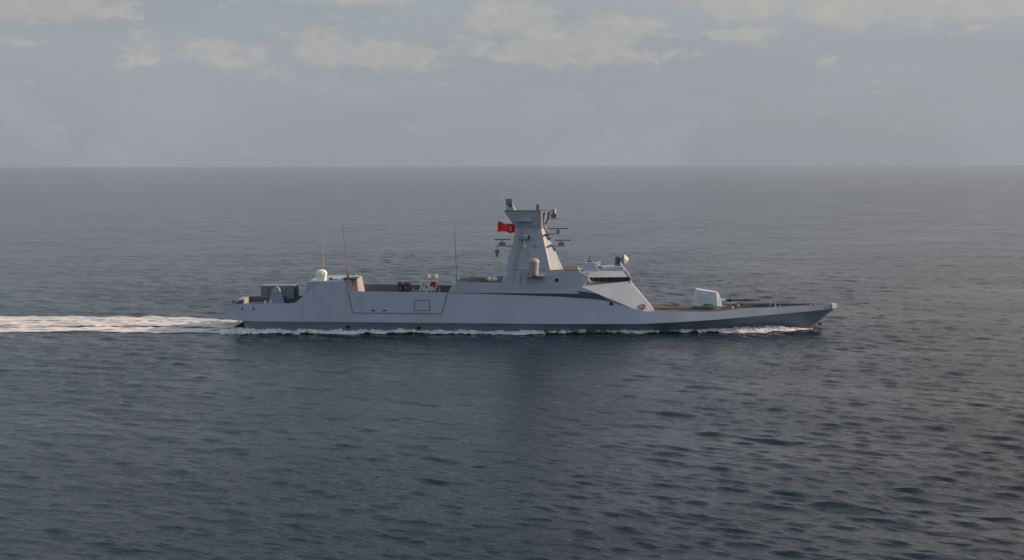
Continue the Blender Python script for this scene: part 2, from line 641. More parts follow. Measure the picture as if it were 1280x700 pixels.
# deck house aft of the missile deck
def house(name, pts, lat_of, mat, bevel=0.03):
    """pts: (px, py, half width) outline of the side wall; walls lean, both sides mirrored and joined across"""
    v = [P(px, py, -w) for px, py, w in pts]
    n = len(v)
    mb = MB()
    vs = [(p.x, p.y, p.z) for p in v] + [(p.x, -p.y, p.z) for p in v]
    fs = [tuple(range(n)), tuple(reversed(range(n, 2 * n)))]
    for i in range(n):
        j = (i + 1) % n
        fs.append((i, j, n + j, n + i))
    mb.add(vs, fs)
    return mb.build(name, mat, ship, bevel=bevel)


house('aft_deckhouse', [(379, 378, 3.95), (384, 352.0, 3.75), (430, 351.6, 3.75), (437, 366, 3.85), (440, 384, 3.85)], None, GREY)
# louvred exhaust housing at the forward end of the aft deckhouse
mb = MB()
q0, q1 = P(433, 350, -3.2), P(437, 364, -3.2)
fw0, fw1 = P(446, 349.5, -1.8), P(452, 368, -1.8)
mb.add([(q0.x, -3.45, q0.z), (fw0.x, -1.9, q0.z), (fw0.x, 1.9, q0.z), (q0.x, 3.45, q0.z),
        (q1.x - .3, -3.6, q1.z - 1.3), (fw1.x, -2.0, q1.z - 1.3), (fw1.x, 2.0, q1.z - 1.3), (q1.x - .3, 3.6, q1.z - 1.3)],
       [(0, 1, 2, 3), (7, 6, 5, 4), (0, 4, 5, 1), (1, 5, 6, 2), (2, 6, 7, 3), (3, 7, 4, 0)])
ex = mb.build('exhaust_housing', PINKG, ship)
A0, A1 = Vector((q0.x, -3.45, q0.z)), Vector((fw0.x, -1.9, q0.z))
B0, B1 = Vector((q1.x - .3, -3.6, q1.z - 1.3)), Vector((fw1.x, -2.0, q1.z - 1.3))
nrm = (A1 - A0).cross(B0 - A0).normalized()
if nrm.y > 0:
    nrm = -nrm
for k in (.12, .34, .56, .80):
    p, r_ = A0.lerp(A1, k), B0.lerp(B1, k)
    w = (A1 - A0).normalized() * .07
    mb = MB()
    o = nrm * .05
    mb.rings([[p - w + o, p + w + o, p + w - o, p - w - o], [r_ - w + o, r_ + w + o, r_ + w - o, r_ - w - o]])
    mb.build('louvre_rib', RUST if k == .56 else MIDG, ex)
t0 = P(428, 348.2, -2.9)
t1 = P(447, 348.2, -2.0)
MB().box(((t0.x + t1.x) / 2, -1.9, t0.z - .03), (t1.x - t0.x, 1.8, .12)).build('exhaust_cover', DARKG, ship)
t0, t1 = P(411, 351, -2.5), P(431, 350, -2.5)
MB().box(((t0.x + t1.x) / 2, 0, t0.z - .02), (t1.x - t0.x, 5.4, .26)).build('roof_plinth', GREY, ship, bevel=.03)
c = P(413.5, 350, -2.4)
ml = MB().box(c, (.35, .35, .5)).tube(c, c + Vector((.7, 0, .08)), .06)
ml.build('deck_camera', DARKG, ship, bevel=.02)


# satellite domes
def radome(name, px, py_top, py_bot, lat, r, mat, flare=.85):
    top, bot = P(px, py_top, lat), P(px, py_bot, lat)
    h = top.z - bot.z
    prof = [(0, r * flare), (h - r * 1.0, r * .93), (h - r * .72, r)]
    for k in range(1, 9):
        a_ = k / 8 * math.pi / 2
        prof.append((h - r * .72 + r * .72 * math.sin(a_), r * math.cos(a_)))
    o = MB().lathe(bot, (0, 0, 1), prof, 28).build(name, mat, ship, smooth=True)
    MB().lathe(bot - Vector((0, 0, .12)), (0, 0, 1), [(0, r * 1.15), (.11, r * 1.15)], 28).build('radome_base', DARKG, o)
    return o


radome('satellite_radome', 402, 336.6, 351.2, -2.6, .60, RADW)


# whip aerials
def whip(px0, py0, px1, py1, lat, r, mat):
    a_, b_ = P(px0, py0, lat), P(px1, py1, lat)
    o = MB().tube(a_, b_, r, r * .45, 8).build('whip_antenna', mat, ship)
    d = (b_ - a_).normalized()
    MB().tube(a_ - Vector((0, 0, .05)), a_ + d * .55, r * 2.6, r * 2.0, 10).build('antenna_base', MIDG, o)
    return o


PALEW = paint("whip_pale", (0.62, 0.36, 0.36), .5, .05)
DWHIP = paint("whip_dark", (0.36, 0.14, 0.14), .5, .05)
whip(404.5, 340, 403, 272, -1.2, .036, PALEW)
whip(435.5, 350, 428, 277, -2.6, .050, DWHIP)
whip(571, 353, 568, 276, -2.4, .040, MIDG)

# ---- stern mount: twin box launcher on a pedestal
def launcher():
    c0, c1 = P(329, 364, 0.2), P(370, 364, 0.2)
    zt, zb = P(350, 356.6, 0.2).z, P(350, 371, 0.2).z
    xm = (c0.x + c1.x) / 2
    L_ = (c1.x - c0.x)
    o = MB().box((xm, .2, (zt + zb) / 2), (L_, 2.3, zt - zb)).build('launcher_box', LBOX, ship, bevel=.05)
    MB().box((xm, .2, zt + .03), (L_ * 1.02, 2.36, .07)).build('launcher_lid', MIDG, o)
    for k in range(3):
        MB().box((c0.x + L_ * (.22 + .27 * k), -0.98, (zt + zb) / 2), (.06, .07, (zt - zb) * .95)).build('launcher_rib', DARKG, o)
    MB().box((c1.x + .03, .2, (zt + zb) / 2), (.12, 2.1, (zt - zb) * .86)).build('launcher_hatch', BLACK, o)
    # pedestal and trunnion arms
    bz = deck_z(345)
    t_, b_ = P(346, 360.5, -1.1), P(346, 380, -1.1)
    m = MB()
    m.rings([[(t_.x - .95, -1.45, bz), (t_.x + .95, -1.45, bz), (t_.x + .95, -.95, bz), (t_.x - .95, -.95, bz)],
             [(t_.x - .35, -1.40, t_.z), (t_.x + .35, -1.40, t_.z), (t_.x + .35, -1.02, t_.z), (t_.x - .35, -1.02, t_.z)]])
    m2 = MB()
    m2.rings([[(t_.x - .95, 1.35, bz), (t_.x + .95, 1.35, bz), (t_.x + .95, 1.75, bz), (t_.x - .95, 1.75, bz)],
             [(t_.x - .35, 1.38, t_.z), (t_.x + .35, 1.38, t_.z), (t_.x + .35, 1.72, t_.z), (t_.x - .35, 1.72, t_.z)]])
    ped = m.build('launcher_arm', GREY, ship, bevel=.04)
    m2.build('launcher_arm', GREY, ship, bevel=.04)
    MB().tube((t_.x, -1.62, t_.z - .12), (t_.x, -1.28, t_.z - .12), .36, n=20).build('trunnion', GREY, ped, smooth=True)
    MB().tube((t_.x, .2, bz), (t_.x, .2, bz + .7), 1.3, 1.15, 24).build('launcher_turntable', MIDG, ship, smooth=True)
    MB().tube((t_.x + .8, -1.0, zb + .1), (t_.x + 1.7, -1.0, bz + .02), .11).build('launcher_strut', DARKG, ship)


launcher()
# stern fittings
for px in (331.5, 338.5):
    c = P(px, 379.5, -3.9)
    MB().tube(c - Vector((0, 0, .6)), c + Vector((0, 0, .22)), .10, n=10).lathe(c + Vector((0, 0, .2)), (0, 0, 1), [(0, .15), (.08, .15)], 12).build('bollard', WHITE, ship)
c = P(297, 378, 1.2)
MB().prism([(c.x - .9, c.z - .6), (c.x + .75, c.z - .6), (c.x + .75, c.z + .42), (c.x + .1, c.z + .42)], .2, 3.2).build('ramp_housing', PINKG, ship, bevel=.04)
c = P(291, 377.5, -3.2)
MB().tube(c, c + Vector((.25, 0, .15)), .12).tube(c + Vector((0, 0, -.4)), c, .05).build('towing_lead', DARKG, ship)

# ---- hull fittings: portholes, overboard outlets, the big shutter with its hatch
def side_lat(px, py):
    """lateral position of the hull skin at a place of the photograph"""
    x, bt, zt, bk, zk, bw = station(px)
    z = P(px, py, -4.3).z
    if z >= zk:
        return -(bk + (bt - bk) * (z - zk) / (zt - zk))
    return -(bw + (bk - bw) * (max(z, 0) / zk) ** 1.25)


def disc(px, py, r, name, mat, lat=None, ring=True):
    la = side_lat(px, py) if lat is None else lat
    c_ = P(px, py, la)
    o = MB().tube(c_ + Vector((0, .08, 0)), c_ - Vector((0, .035, 0)), r, n=20).build(name, mat, ship)
    if ring:
        prof = [(0, r * 1.22), (.05, r * 1.22), (.05, r * 1.0), (0, r * 1.0)]
        MB().lathe(c_ + Vector((0, -.01, 0)), (0, -1, 0), prof + [prof[0]], 20).build('porthole_rim', HULL, o)
    return o


disc(696, 350, .19, 'porthole', BLACK, -3.93)
disc(764, 380.2, .20, 'porthole', BLACK)
for px, py in ((435, 408.3), (523.5, 409.4)):
    disc(px, py, .19, 'overboard_outlet', BLACK, side_lat(px, py) - .01, False)
for px, py in ((303, 386), (317, 386)):
    disc(px, py, .10, 'mooring_port', BLACK, None, False)
for px, py in ((466.5, 388), (480.5, 388)):
    la = side_lat(px, py)
    c_ = P(px, py, la)
    MB().box(c_, (.34, .12, .12)).build('scupper', BLACK, ship, bevel=.02)


def seam(pts, name, wid=.05):
    m = MB()
    for (a0, b0), (a1, b1) in zip(pts[:-1], pts[1:]):
        p_, q_ = P(a0, b0, side_lat(a0, b0) - .012), P(a1, b1, side_lat(a1, b1) - .012)
        m.tube(p_, q_, wid / 2, n=6)
    return m.build(name, SEAM, ship)


seam([(435.5, 365.5), (441, 391.0), (470, 391.3), (511, 391.7), (552, 392.2), (559.5, 367)], 'boat_bay_seam', .07)
seam([(518, 375.3), (537, 375.3), (537, 388.2), (518, 388.2), (518, 375.3)], 'hatch_seam', .06)
seam([(305, 402.0), (400, 402.8), (500, 403.5)], 'hull_weld', .03)

# ---- anti-ship missile launchers
def missile_launcher(pxs, py_top, py_bot, lat0, ang, capmat, bodymat, name, label=None):
    m_parent = None
    top = P(pxs[0], py_top, lat0)
    bot = P(pxs[0], py_bot, lat0)
    r = (top.z - bot.z) / 4.1
    d = Vector((0, math.cos(ang), -math.sin(ang)))            # from the cap end back across the deck
    up = Vector((0, math.sin(ang), math.cos(ang)))
    xs = [P(p, py_top, lat0).x for p in pxs]
    root = None
    for x in xs:
        for k in range(2):
            cc = Vector((x, lat0, bot.z + r * 1.05 + k * r * 2.05))
            o = MB().tube(cc, cc + d * 2.9, r * .95, n=18).build(name, bodymat, ship, smooth=True)
            prof = [(0, r * .99), (.07, r * .99), (.11, r * .80), (.12, r * .3)]
            MB().lathe(cc, -d, prof, 18).build('canister_cap', capmat, o, smooth=True)
            for s in (.5, 1.5, 2.5):
                MB().lathe(cc + d * s, d, [(0, r * 1.0), (.09, r * 1.0)], 18).build('canister_band', DARKG, o)
    base = deck_z(500)
    m = MB()
    for x in (xs[0] - r * 1.05, (xs[0] + xs[1]) / 2, xs[1] + r * 1.05):
        e0 = Vector((x, lat0 + .3, 0))
        m.tube((x, lat0 + .35, base), (x, lat0 + .35, bot.z + r * 3.6), .06)
        m.tube((x, lat0 + 2.3, base), (x, lat0 + 2.3, bot.z + r * 2.2), .06)
    m.tube((xs[0] - r * 1.05, lat0 + 2.3, bot.z), (xs[1] + r * 1.05, lat0 + 2.3, bot.z), .06)
    m.tube((xs[0] - r * 1.05, lat0 + .35, bot.z), (xs[0] - r * 1.05, lat0 + 2.3, bot.z), .06)
    m.tube((xs[0] - r * 1.05, lat0 + .35, bot.z), (xs[1] + r * 1.05, lat0 + .35, bot.z), .06)
    return m


m = missile_launcher([500, 508.3], 351.8, 364, -1.8, R(14), RUST, MIDG, 'missile_canister')
m.build('launcher_frame', DARKG, ship)


def rear_launcher():
    # second set points to port: its white blast ends face the camera, in a slanted frame
    base = deck_z(535)
    for j, px in enumerate((530.5, 539.5)):
        lo, hi = P(px - 1.6, 363.5, -1.5), P(px + 3.2, 352.5, -1.5)
        for k in range(2):
            cc = lo.lerp(hi, .18 + .62 * k)
            d = Vector((0, math.cos(R(12)), math.sin(R(12))))
            o = MB().tube(cc, cc + d * 2.8, .27, n=18).build('missile_canister', MIDG, ship, smooth=True)
            MB().lathe(cc, -d, [(0, .29), (.06, .29), (.10, .22), (.06, .12)], 18).build('canister_cap', REDP if (j == 1 and k == 1) else WHITE, o, smooth=True)
            MB().lathe(cc + d * 1.2, d, [(0, .29), (.09, .29)], 18).build('canister_band', DARKG, o)
        m = MB()
        for s in (-.42, .42):
            a_, b_ = lo + Vector((s, -.12, -.2)), hi + Vector((s, -.12, .15))
            m.tube(a_, b_, .06)
            m.tube(Vector((a_.x, a_.y, base)), a_, .06)
            m.tube(b_, Vector((b_.x + .1, b_.y + 1.6, base)), .05)
        m.tube(lo + Vector((-.42, -.12, .1)), lo + Vector((.42, -.12, .1)), .05)
        m.tube(hi + Vector((-.42, -.12, .1)), hi + Vector((.42, -.12, .1)), .06)
        m.build('launcher_frame', WHITE, ship)


rear_launcher()
for px, h in ((516.5, .75), (520, .4), (549, .5)):
    c = P(px, 366, -3.0)
    MB().box((c.x, c.y, c.z - .2), (.28, .3, h + .5)).build('deck_locker', MIDG, ship, bevel=.03)
MB().tube(P(515, 363, -2.5) - Vector((0, 0, 1)), P(515, 353, -2.5), .03).build('davit_post', MIDG, ship)

# ---- superstructure
def P3(px, py, w):
    return P(px, py, -w)


def mirror_mesh(verts, faces_side, faces_cross, name, mat, bevel=.025, roofs=()):
    """verts starboard; faces_side given once and mirrored; faces_cross: edges (i, j) spanned from side to side"""
    n = len(verts)
    vs = [tuple(v) for v in verts] + [(v.x, -v.y, v.z) for v in verts]
    fs = []
    for f in faces_side:
        fs.append(tuple(f))
        fs.append(tuple(n + i for i in reversed(f)))
    mb = MB().add(vs, fs)
    for i, j in faces_cross:
        mb.add([vs[i], vs[j], vs[n + j], vs[n + i]], [(0, 1, 2, 3)], 1 if (i, j) in roofs else 0)
    return mb.build(name, mat, ship)


V = [P3(560, 366.2, 4.18),   # 0 aft foot
     P3(563, 360.0, 4.12),   # 1
     P3(571, 353.0, 4.02),   # 2 lower roof aft
     P3(627, 353.2, 3.98),   # 3 lower roof forward
     P3(636, 339.2, 3.75),   # 4 upper roof aft
     P3(724, 339.6, 3.70),   # 5 upper roof forward
     P3(740, 352.0, 3.85),   # 6 window sill aft
     P3(728, 359.0, 4.02),   # 7 point of the forward plate
     P3(748, 367.4, 4.20),   # 8 side foot forward
     P3(700, 366.9, 4.22),   # 9
     P3(640, 366.5, 4.20),   # 10
     P3(760, 375.6, 4.05),   # 11
     P3(795, 387.0, 3.98),   # 12
     P3(804, 389.3, 3.80),   # 13
     P3(818, 389.0, 1.75),   # 14 front foot
     P3(787, 351.4, 1.70),   # 15 front sill
     P3(736, 346.5, 3.72),   # 16
     ]
_n = (V[15] - V[7]).cross(V[12] - V[7]).normalized()


def on_plate(px, py):
    d = Ri @ (cam_rot @ Vector(((px - 640) / F, (350 - py) / F, -1)))
    return CL + d * ((V[7] - CL).dot(_n) / d.dot(_n))


for _i, _px, _py in ((6, 740, 352.0), (13, 804, 389.3), (14, 818, 389.0), (8, 748, 367.4), (11, 760, 375.6)):
    _q = on_plate(_px, _py)
    print('plate', _i, [round(c, 2) for c in _q])
    if _i in (6, 13, 14):
        V[_i] = _q
# under-shelf: hull top line inboard of the foot
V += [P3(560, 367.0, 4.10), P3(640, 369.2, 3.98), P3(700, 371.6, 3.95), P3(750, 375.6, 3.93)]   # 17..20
side = [(0, 1, 2, 3, 10), (3, 4, 5, 16, 7, 9, 10), (7, 8, 9), (16, 6, 7)]
front = [(7, 6, 15, 14, 13, 12), (7, 12, 11, 8)]
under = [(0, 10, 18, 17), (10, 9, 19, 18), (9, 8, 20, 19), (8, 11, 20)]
mirror_mesh(V, side + front,  [(0, 1), (1, 2), (2, 3), (3, 4), (4, 5), (5, 16), (16, 6), (6, 15), (15, 14), (17, 0)], 'superstructure', [GREY, DECKG], 0.02, ((2, 3), (4, 5)))

mirror_mesh([v.copy() for v in V], under, [], 'under_shelf', [INNER, INNER])  # downward facets darkened by material: underside shade put into the colour
# bridge wing notches: dark slots behind the forward plate
m = MB()
a_, b_ = P3(722, 364.3, 4.17), P3(744, 366.6, 4.26)
for dz, l0, l1 in ((0, 722, 738), (0.0, 730, 744)):
    pass
p0, p1, p2 = P3(721, 364.0, 4.20), P3(745, 366.8, 4.27), P3(724, 366.6, 4.22)
m.rings([[p0, p1, p2], [p0 + Vector((0, .15, 0)), p1 + Vector((0, .15, 0)), p2 + Vector((0, .15, 0))]])
m.build('wing_slot', BLACK, ship)
# small plates seams on the side of the superstructure
for pts in (((643, 341), (640, 356)), ((652, 341), (650, 357)), ((660, 341), (660, 357))):
    (x0_, y0_), (x1_, y1_) = pts
    MB().tube(P3(x0_, y0_, 3.79), P3(x1_, y1_, 4.03), .025, n=6).build('panel_seam', SEAM, ship)

# ---- bridge: windows and brow
def quadstrip(p, q_, r_, s_, out, th):
    """thin plate from four corners pushed along out"""
    o_ = out * th
    return MB().rings([[p, q_, r_, s_], [p + o_, q_ + o_, r_ + o_, s_ + o_]])


BR0 = [P3(735, 347.4, 3.60), P3(787, 346.6, 1.70)]   # upper window line
BS0 = [P3(740, 352.0, 3.85), P3(787, 351.4, 1.70)]   # sill
# bridge core behind the panes
mb = MB()
b0, b1 = P3(730, 353, 3.55), P3(785.5, 353, 1.55)
t0_, t1_ = P3(728, 345, 3.40), P3(785.5, 345, 1.50)
vs = [b0, b1, t1_, t0_]
core = MB().rings([[Vector((b0.x, b0.y, b0.z)), b1, Vector((b1.x, -b1.y, b1.z)), Vector((b0.x, -b0.y, b0.z))],
                   [t0_, t1_, Vector((t1_.x, -t1_.y, t1_.z)), Vector((t0_.x, -t0_.y, t0_.z))]]).build('bridge_core', BLACK, ship)
# panes along both slanted sides and across the front
edge = [(741.3, 748.1), (748.5, 757.2), (757.5, 767.8), (768.1, 776.8), (777.1, 786.5)]


def pane_pts(px_):
    t = (px_ - 740) / 47.0
    w = 3.72 + (1.68 - 3.72) * t
    return P3(px_, 352.2 + (351.5 - 352.2) * t, w), P3(px_, 347.4 + (346.7 - 347.4) * t, w - .06)


for (e0, e1) in edge:
    a0_, a1_ = pane_pts(e0)
    c0_, c1_ = pane_pts(e1)
    out = (c0_ - a0_).cross(a1_ - a0_).normalized()
    if out.y > 0:
        out = -out
    quadstrip(a0_, c0_, c1_, a1_, out, .04).build('bridge_window', GLASS, ship)
    fl = lambda v: Vector((v.x, -v.y, v.z))
    quadstrip(fl(a0_), fl(c0_), fl(c1_), fl(a1_), fl(out), .04).build('bridge_window', GLASS, ship)
    for sg in (1, -1):
        MB().tube((c0_.x + .03, sg * (c0_.y - .03), c0_.z), (c1_.x + .03, sg * (c1_.y - .03), c1_.z), .016, n=6).build('window_mullion', INNER, ship)
a0_, a1_ = pane_pts(741.0)
for sg in (1, -1):
    MB().tube((a0_.x, sg * (a0_.y - .02), a0_.z), (a1_.x, sg * (a1_.y - .02), a1_.z), .025, n=6).build('window_mullion', INNER, ship)
c0_, c1_ = pane_pts(787)
for k in range(3):
    y0_ = -1.6 + k * 1.08
    MB().box((c0_.x + .03, y0_ + .52, (c0_.z + c1_.z) / 2), (.05, 1.0, c1_.z - c0_.z - .03)).build('bridge_window', GLASS, ship)

mb = MB()
brow = [[P3(733, 347.0, 3.68), P3(788, 346.3, 1.78)],
        [P3(738, 340.2, 3.30), P3(783, 338.6, 1.45)],
        ]
ring = lambda a, b, xa: [a, b, Vector((b.x, -b.y, b.z)), Vector((a.x, -a.y, a.z)), Vector((xa, -a.y, a.z)), Vector((xa, a.y, a.z))]
xa = P3(724, 345, 3.6).x
mb.rings([ring(brow[0][0], brow[0][1], xa), ring(brow[1][0], brow[1][1], xa + .25)])
mb.build('bridge_brow', GREY, ship, bevel=.03)
mb = MB()
r0 = [P3(743, 340.5, 1.5), P3(781.5, 339.6, 1.4)]
r1 = [P3(746, 334.6, 1.45), P3(777, 333.4, 1.35)]
xa = P3(738, 340, 2.6).x
mb.rings([ring(r0[0], r0[1], xa), ring(r1[0], r1[1], xa + .2)])
mb.build('bridge_roof', HULL, ship, bevel=.03)
# raked roof corner: white strip, brightness of the lit front edge painted in
a_, b_ = P3(777.3, 331.5, 1.3), P3(787.6, 345.6, 1.80)
for sg in (1, -1):
    MB().tube((a_.x, sg * a_.y, a_.z), (b_.x, sg * b_.y, b_.z), .07, n=8).build('roof_lit_edge', WHITE, ship)
a_, b_ = P3(787.3, 351.6, 1.78), P3(818.2, 388.6, 1.83)
for sg in (1, -1):
    MB().tube((a_.x, sg * a_.y, a_.z), (b_.x, sg * b_.y, b_.z), .07, n=8).build('front_lit_edge', WHITE, ship)  # white strip stands for the sunlit front face, light put into its colour

# roof items
a_ = P3(738, 339.5, 1.6)
h_ = P3(738, 327.5, 1.6).z - a_.z
mb = MB().rings([[(a_.x - .95, -2.4, a_.z), (a_.x + 1.0, -2.4, a_.z), (a_.x + 1.0, -.6, a_.z), (a_.x - .95, -.6, a_.z)],
                 [(a_.x - .62, -2.15, a_.z + h_), (a_.x + .35, -2.15, a_.z + h_), (a_.x + .35, -.85, a_.z + h_), (a_.x - .62, -.85, a_.z + h_)]])
sens = mb.build('sensor_housing', HULL, ship, bevel=.04)
t_ = P3(737.5, 327, 1.5)
MB().tube(t_ - Vector((0, 0, .1)), P3(737.5, 319.5, 1.5), .07, .05).lathe(t_, (0, 0, 1), [(0, .35), (.08, .35)], 16).build('stub_antenna', DARKG, sens)
a_ = P3(744, 328, 1.2)
b_ = P3(752, 333, 1.2)
MB().prism([(a_.x, a_.z - .05), (b_.x - .05, a_.z + .10), (b_.x - .15, a_.z - .18), (a_.x + .45, b_.z + .02), (a_.x + .25, b_.z + .1)], -1.5, -.9).build('signal_lamp', WHITE, ship, bevel=.02)
a_ = P3(750, 334, 1.2)
MB().box(a_ - Vector((0, 0, .1)), (.5, .5, .45)).build('roof_locker', MIDG, ship, bevel=.03)
# fire-control director
a_ = P3(772, 334.5, .2)
t_ = P3(772, 320.5, .2)
drc = MB().tube(a_ - Vector((0, 0, .3)), a_ + Vector((0, 0, .35)), .42, .3, 18).build('director_pedestal', MIDG, ship, smooth=True)
MB().lathe(Vector((t_.x, t_.y, a_.z + .3)), (0, 0, 1), [(0, .18), (.12, .27), (t_.z - a_.z - .42, .27), (t_.z - a_.z - .3, .15)], 18).build('director_body', DARKG, drc, smooth=True)
c = P3(777.5, 324.2, .2)
MB().lathe(c, (1, -.12, 0), [(-.05, .12), (.0, .48), (.12, .56), (.22, .56), (.23, .2)], 26).build('director_dish', MIDG, drc, smooth=True)
MB().lathe(c, (1, -.12, 0), [(.24, .50), (.42, .40), (.58, .22), (.70, .05)], 26).build('director_nose', WHITE, drc, smooth=True)
MB().tube(c - Vector((.5, 0, 0)), c, .12).build('director_arm', MIDG, drc)
# rail line between mast and bridge
z_ = P3(715, 338.4, 2.4)
x0_, x1_ = P3(704, 338.4, 2.4).x, P3(729, 338.4, 2.4).x
for sg in (-1, 1):
    mb = MB().tube((x0_, sg * 2.4, z_.z), (x1_, sg * 2.4, z_.z), .035, n=6)
    for k in range(5):
        xx = x0_ + (x1_ - x0_) * k / 4
        mb.tube((xx, sg * 2.4, z_.z - .5), (xx, sg * 2.4, z_.z), .025, n=6)
    mb.build('guard_rail', RUST, ship)

# ---- low roof gear aft of the mast
z0 = P3(600, 353.2, 2.6).z
c = P3(601.5, 353, 2.6)
MB().box((c.x, -2.6, z0 + .28), (1.05, 1.2, .62)).build('ready_use_locker', paint("locker_green", (.15, .17, .14), .6, .1), ship, bevel=.03)
a_, b_ = P3(578, 348.3, 2.6), P3(592, 347.9, 2.6)
gm = MB().tube((P3(590, 353, 2.6).x, -2.6, z0 - .02), (P3(590, 353, 2.6).x, -2.6, z0 + .22), .32, .26, 16).box((P3(590, 350, 2.6).x, -2.6, z0 + .36), (.75, .5, .26)).build('remote_gun_mount', MIDG, ship, bevel=.02)
MB().tube(P3(589, 348.6, 2.6), P3(577, 348.6, 2.6), .045).build('remote_gun_barrel', DARKG, gm)
MB().box(P3(590.5, 347.4, 2.6), (.40, .25, .22)).box(P3(594.5, 348.2, 2.6), (.30, .12, .10)).build('gun_sight', DARKG, gm, bevel=.02)
for px in (583, 587, 594, 596.5):
    MB().tube(P3(px, 354.0, 3.0), P3(px, 350.2, 3.0), .05).build('roof_vent', WHITE if px > 593 else MIDG, ship)
mb = MB()
zr = P3(600, 349.4, 3.7).z
for (xa_, xb_) in ((574, 627),):
    mb.tube((P3(xa_, 352, 3.7).x, -3.7, z0 + .05), (P3(xb_, 352, 3.7).x, -3.7, z0 + .05), .03, n=6)
mb.build('roof_coaming', MIDG, ship)

# ---- mast
MV_b = [P3(632, 339.2, 1.9), P3(688, 339.2, 1.9), P3(704.5, 339.2, .75)]
MV_n = [P3(645, 286, 1.05), P3(676.5, 286, 1.05), P3(681.5, 286, .40)]
MV_t = [P3(630.5, 264.3, 1.45), P3(676, 264.3, 1.45), P3(689.5, 264.3, .55)]


def mring(v, dz=0):
    s_ = [Vector((p.x, p.y, v[0].z + dz)) for p in v]
    return s_ + [Vector((p.x, -p.y, p.z)) for p in reversed(s_)]


mast = MB().rings([mring(MV_b, -.05), mring(MV_n)]).rings([mring(MV_n), mring(MV_t)]).build('mast', MASTG, ship, bevel=.03)
mast.name = 'mast'


def mpart(mb_, name, mat, **kw):
    return mb_.build(name, mat, mast, **kw)


# top platform edge and items
tz = MV_t[0].z
mpart(MB().rings([mring([p + Vector((0, 0, 0)) for p in MV_t], 0.0), mring(MV_t, .10)]), 'mast_platform', DARKG)
a_ = P3(637, 264, .4)
o = mpart(MB().rings([[(a_.x - .40, -.8, a_.z), (a_.x + .55, -.8, a_.z), (a_.x + .55, .2, a_.z), (a_.x - .40, .2, a_.z)],
                      [(a_.x - .35, -.7, a_.z + .75), (a_.x + .25, -.7, a_.z + .75), (a_.x + .25, .1, a_.z + .75), (a_.x - .35, .1, a_.z + .75)]]), 'sensor_pedestal', GREY, bevel=.03)
mpart(MB().box(P3(636.3, 251.7, .4), (.72, .8, .60)).tube(P3(636.3, 256, .4), P3(636.3, 253, .4), .25), 'sensor_head', MIDG, bevel=.06)
mpart(MB().tube(P3(638.5, 257.4, .9), P3(638.5, 256.0, .9), .2), 'sensor_lens', BLACK)
mpart(MB().tube(P3(640, 256.2, .6), P3(644.5, 263.8, .6), .08), 'sensor_brace', WHITE)
mpart(MB().box((P3(672.2, 260, .3).x, -.3, tz + .35), (.36, .36, .72)), 'stub_mast', MIDG, bevel=.03)
mpart(MB().box((P3(637, 264, -.3).x + .1, .3, tz + .5), (.1, .1, 1.0)), 'lightning_post', MIDG)
# pinkish louvres on the head's slanted face
for k in (.35, .75):
    a_ = MV_n[1].lerp(MV_n[2], k)
    b_ = MV_t[1].lerp(MV_t[2], k)
    mpart(MB().tube(a_ + Vector((.02, -.03, .15)), b_ + Vector((.02, -.03, -.05)), .06, n=6), 'face_rib', RUST if k < .5 else DARKG)


# side brackets on the mast
def shelf(px0, px1, py, w, d, mat=WHITE):
    a_, b_ = P3(px0, py, w), P3(px1, py, w)
    return mpart(MB().prism([(a_.x, a_.z - .06), (b_.x, a_.z - .06), (b_.x - .10, a_.z + .10), (b_.x - .4, a_.z + .30), (b_.x - .75, a_.z + .28), (a_.x + .45, a_.z + .08), (a_.x, a_.z + .04)], -w - d, -w + .6), 'bracket', mat, bevel=.02)


shelf(645, 663.5, 276, 1.35, .35, GREY)
shelf(650, 661.5, 298, 1.45, .3, GREY)
mpart(MB().box(P3(661.2, 296.5, 1.7), (.16, .3, .45)), 'navigation_light', BLACK)
mpart(MB().tube(P3(655.3, 298.5, 1.7), P3(655.3, 308.5, 1.7), .05).tube(P3(655.3, 306, 1.7), P3(655.3, 309.5, 1.7), .11), 'hanging_antenna', STEEL)


# yards with flat bar antennas
def yard(x_in, x_out, py_boom, x_a0, x_a1, py_rod, lat, box_px, boxw, boxh, mat=MIDG):
    a_, b_ = P3(x_in, py_boom, lat), P3(x_out, py_boom, lat)
    s_ = 1 if b_.x > a_.x else -1
    o_ = mpart(MB().rings([[a_ + Vector((0, -.22, -.12)), a_ + Vector((0, .22, -.12)), a_ + Vector((0, .22, .12)), a_ + Vector((0, -.22, .12))],
                           [b_ + Vector((0, -.16, .02)), b_ + Vector((0, .16, .02)), b_ + Vector((0, .16, .10)), b_ + Vector((0, -.16, .10))]]), 'yard', GREY)
    c_ = P3(box_px, (py_boom + py_rod) / 2, lat)
    MB().box((c_.x, c_.y, b_.z + .12 + boxh / 2), (boxw, .34, boxh)).build('yard_box', mat, mast, bevel=.02)
    z_ = P3(box_px, py_rod, lat).z
    MB().tube((c_.x, c_.y, b_.z), (c_.x, c_.y, z_), .06).build('rod_post', MIDG, mast)
    MB().tube(P3(x_a0, py_rod, lat), P3(x_a1, py_rod, lat), .055, n=8).build('rod_antenna', DARKG, mast)
    return o_


yard(680, 702, 293, 684.5, 710.5, 285.5, .3, 697.5, .34, .38)
yard(684, 708.5, 308, 693.5, 713, 300.2, .3, 701.5, .62, .34)
yard(643, 621, 308, 617.5, 638.5, 299.3, .3, 627.5, .70, .32)
yard(642, 622, 281.0, 622.5, 624.5, 276.5, -.5, 625, .15, .2)
c = P3(621.2, 310, .3)
mpart(MB().tube(P3(621.2, 308, .3), c, .05).lathe(P3(621.2, 321, .3), (0, 0, 1), [(0, .10), (.15, .16), (.35, .15), (.50, .24), (.72, .24), (.8, .1)], 16), 'hanging_lamp', MIDG, smooth=True)
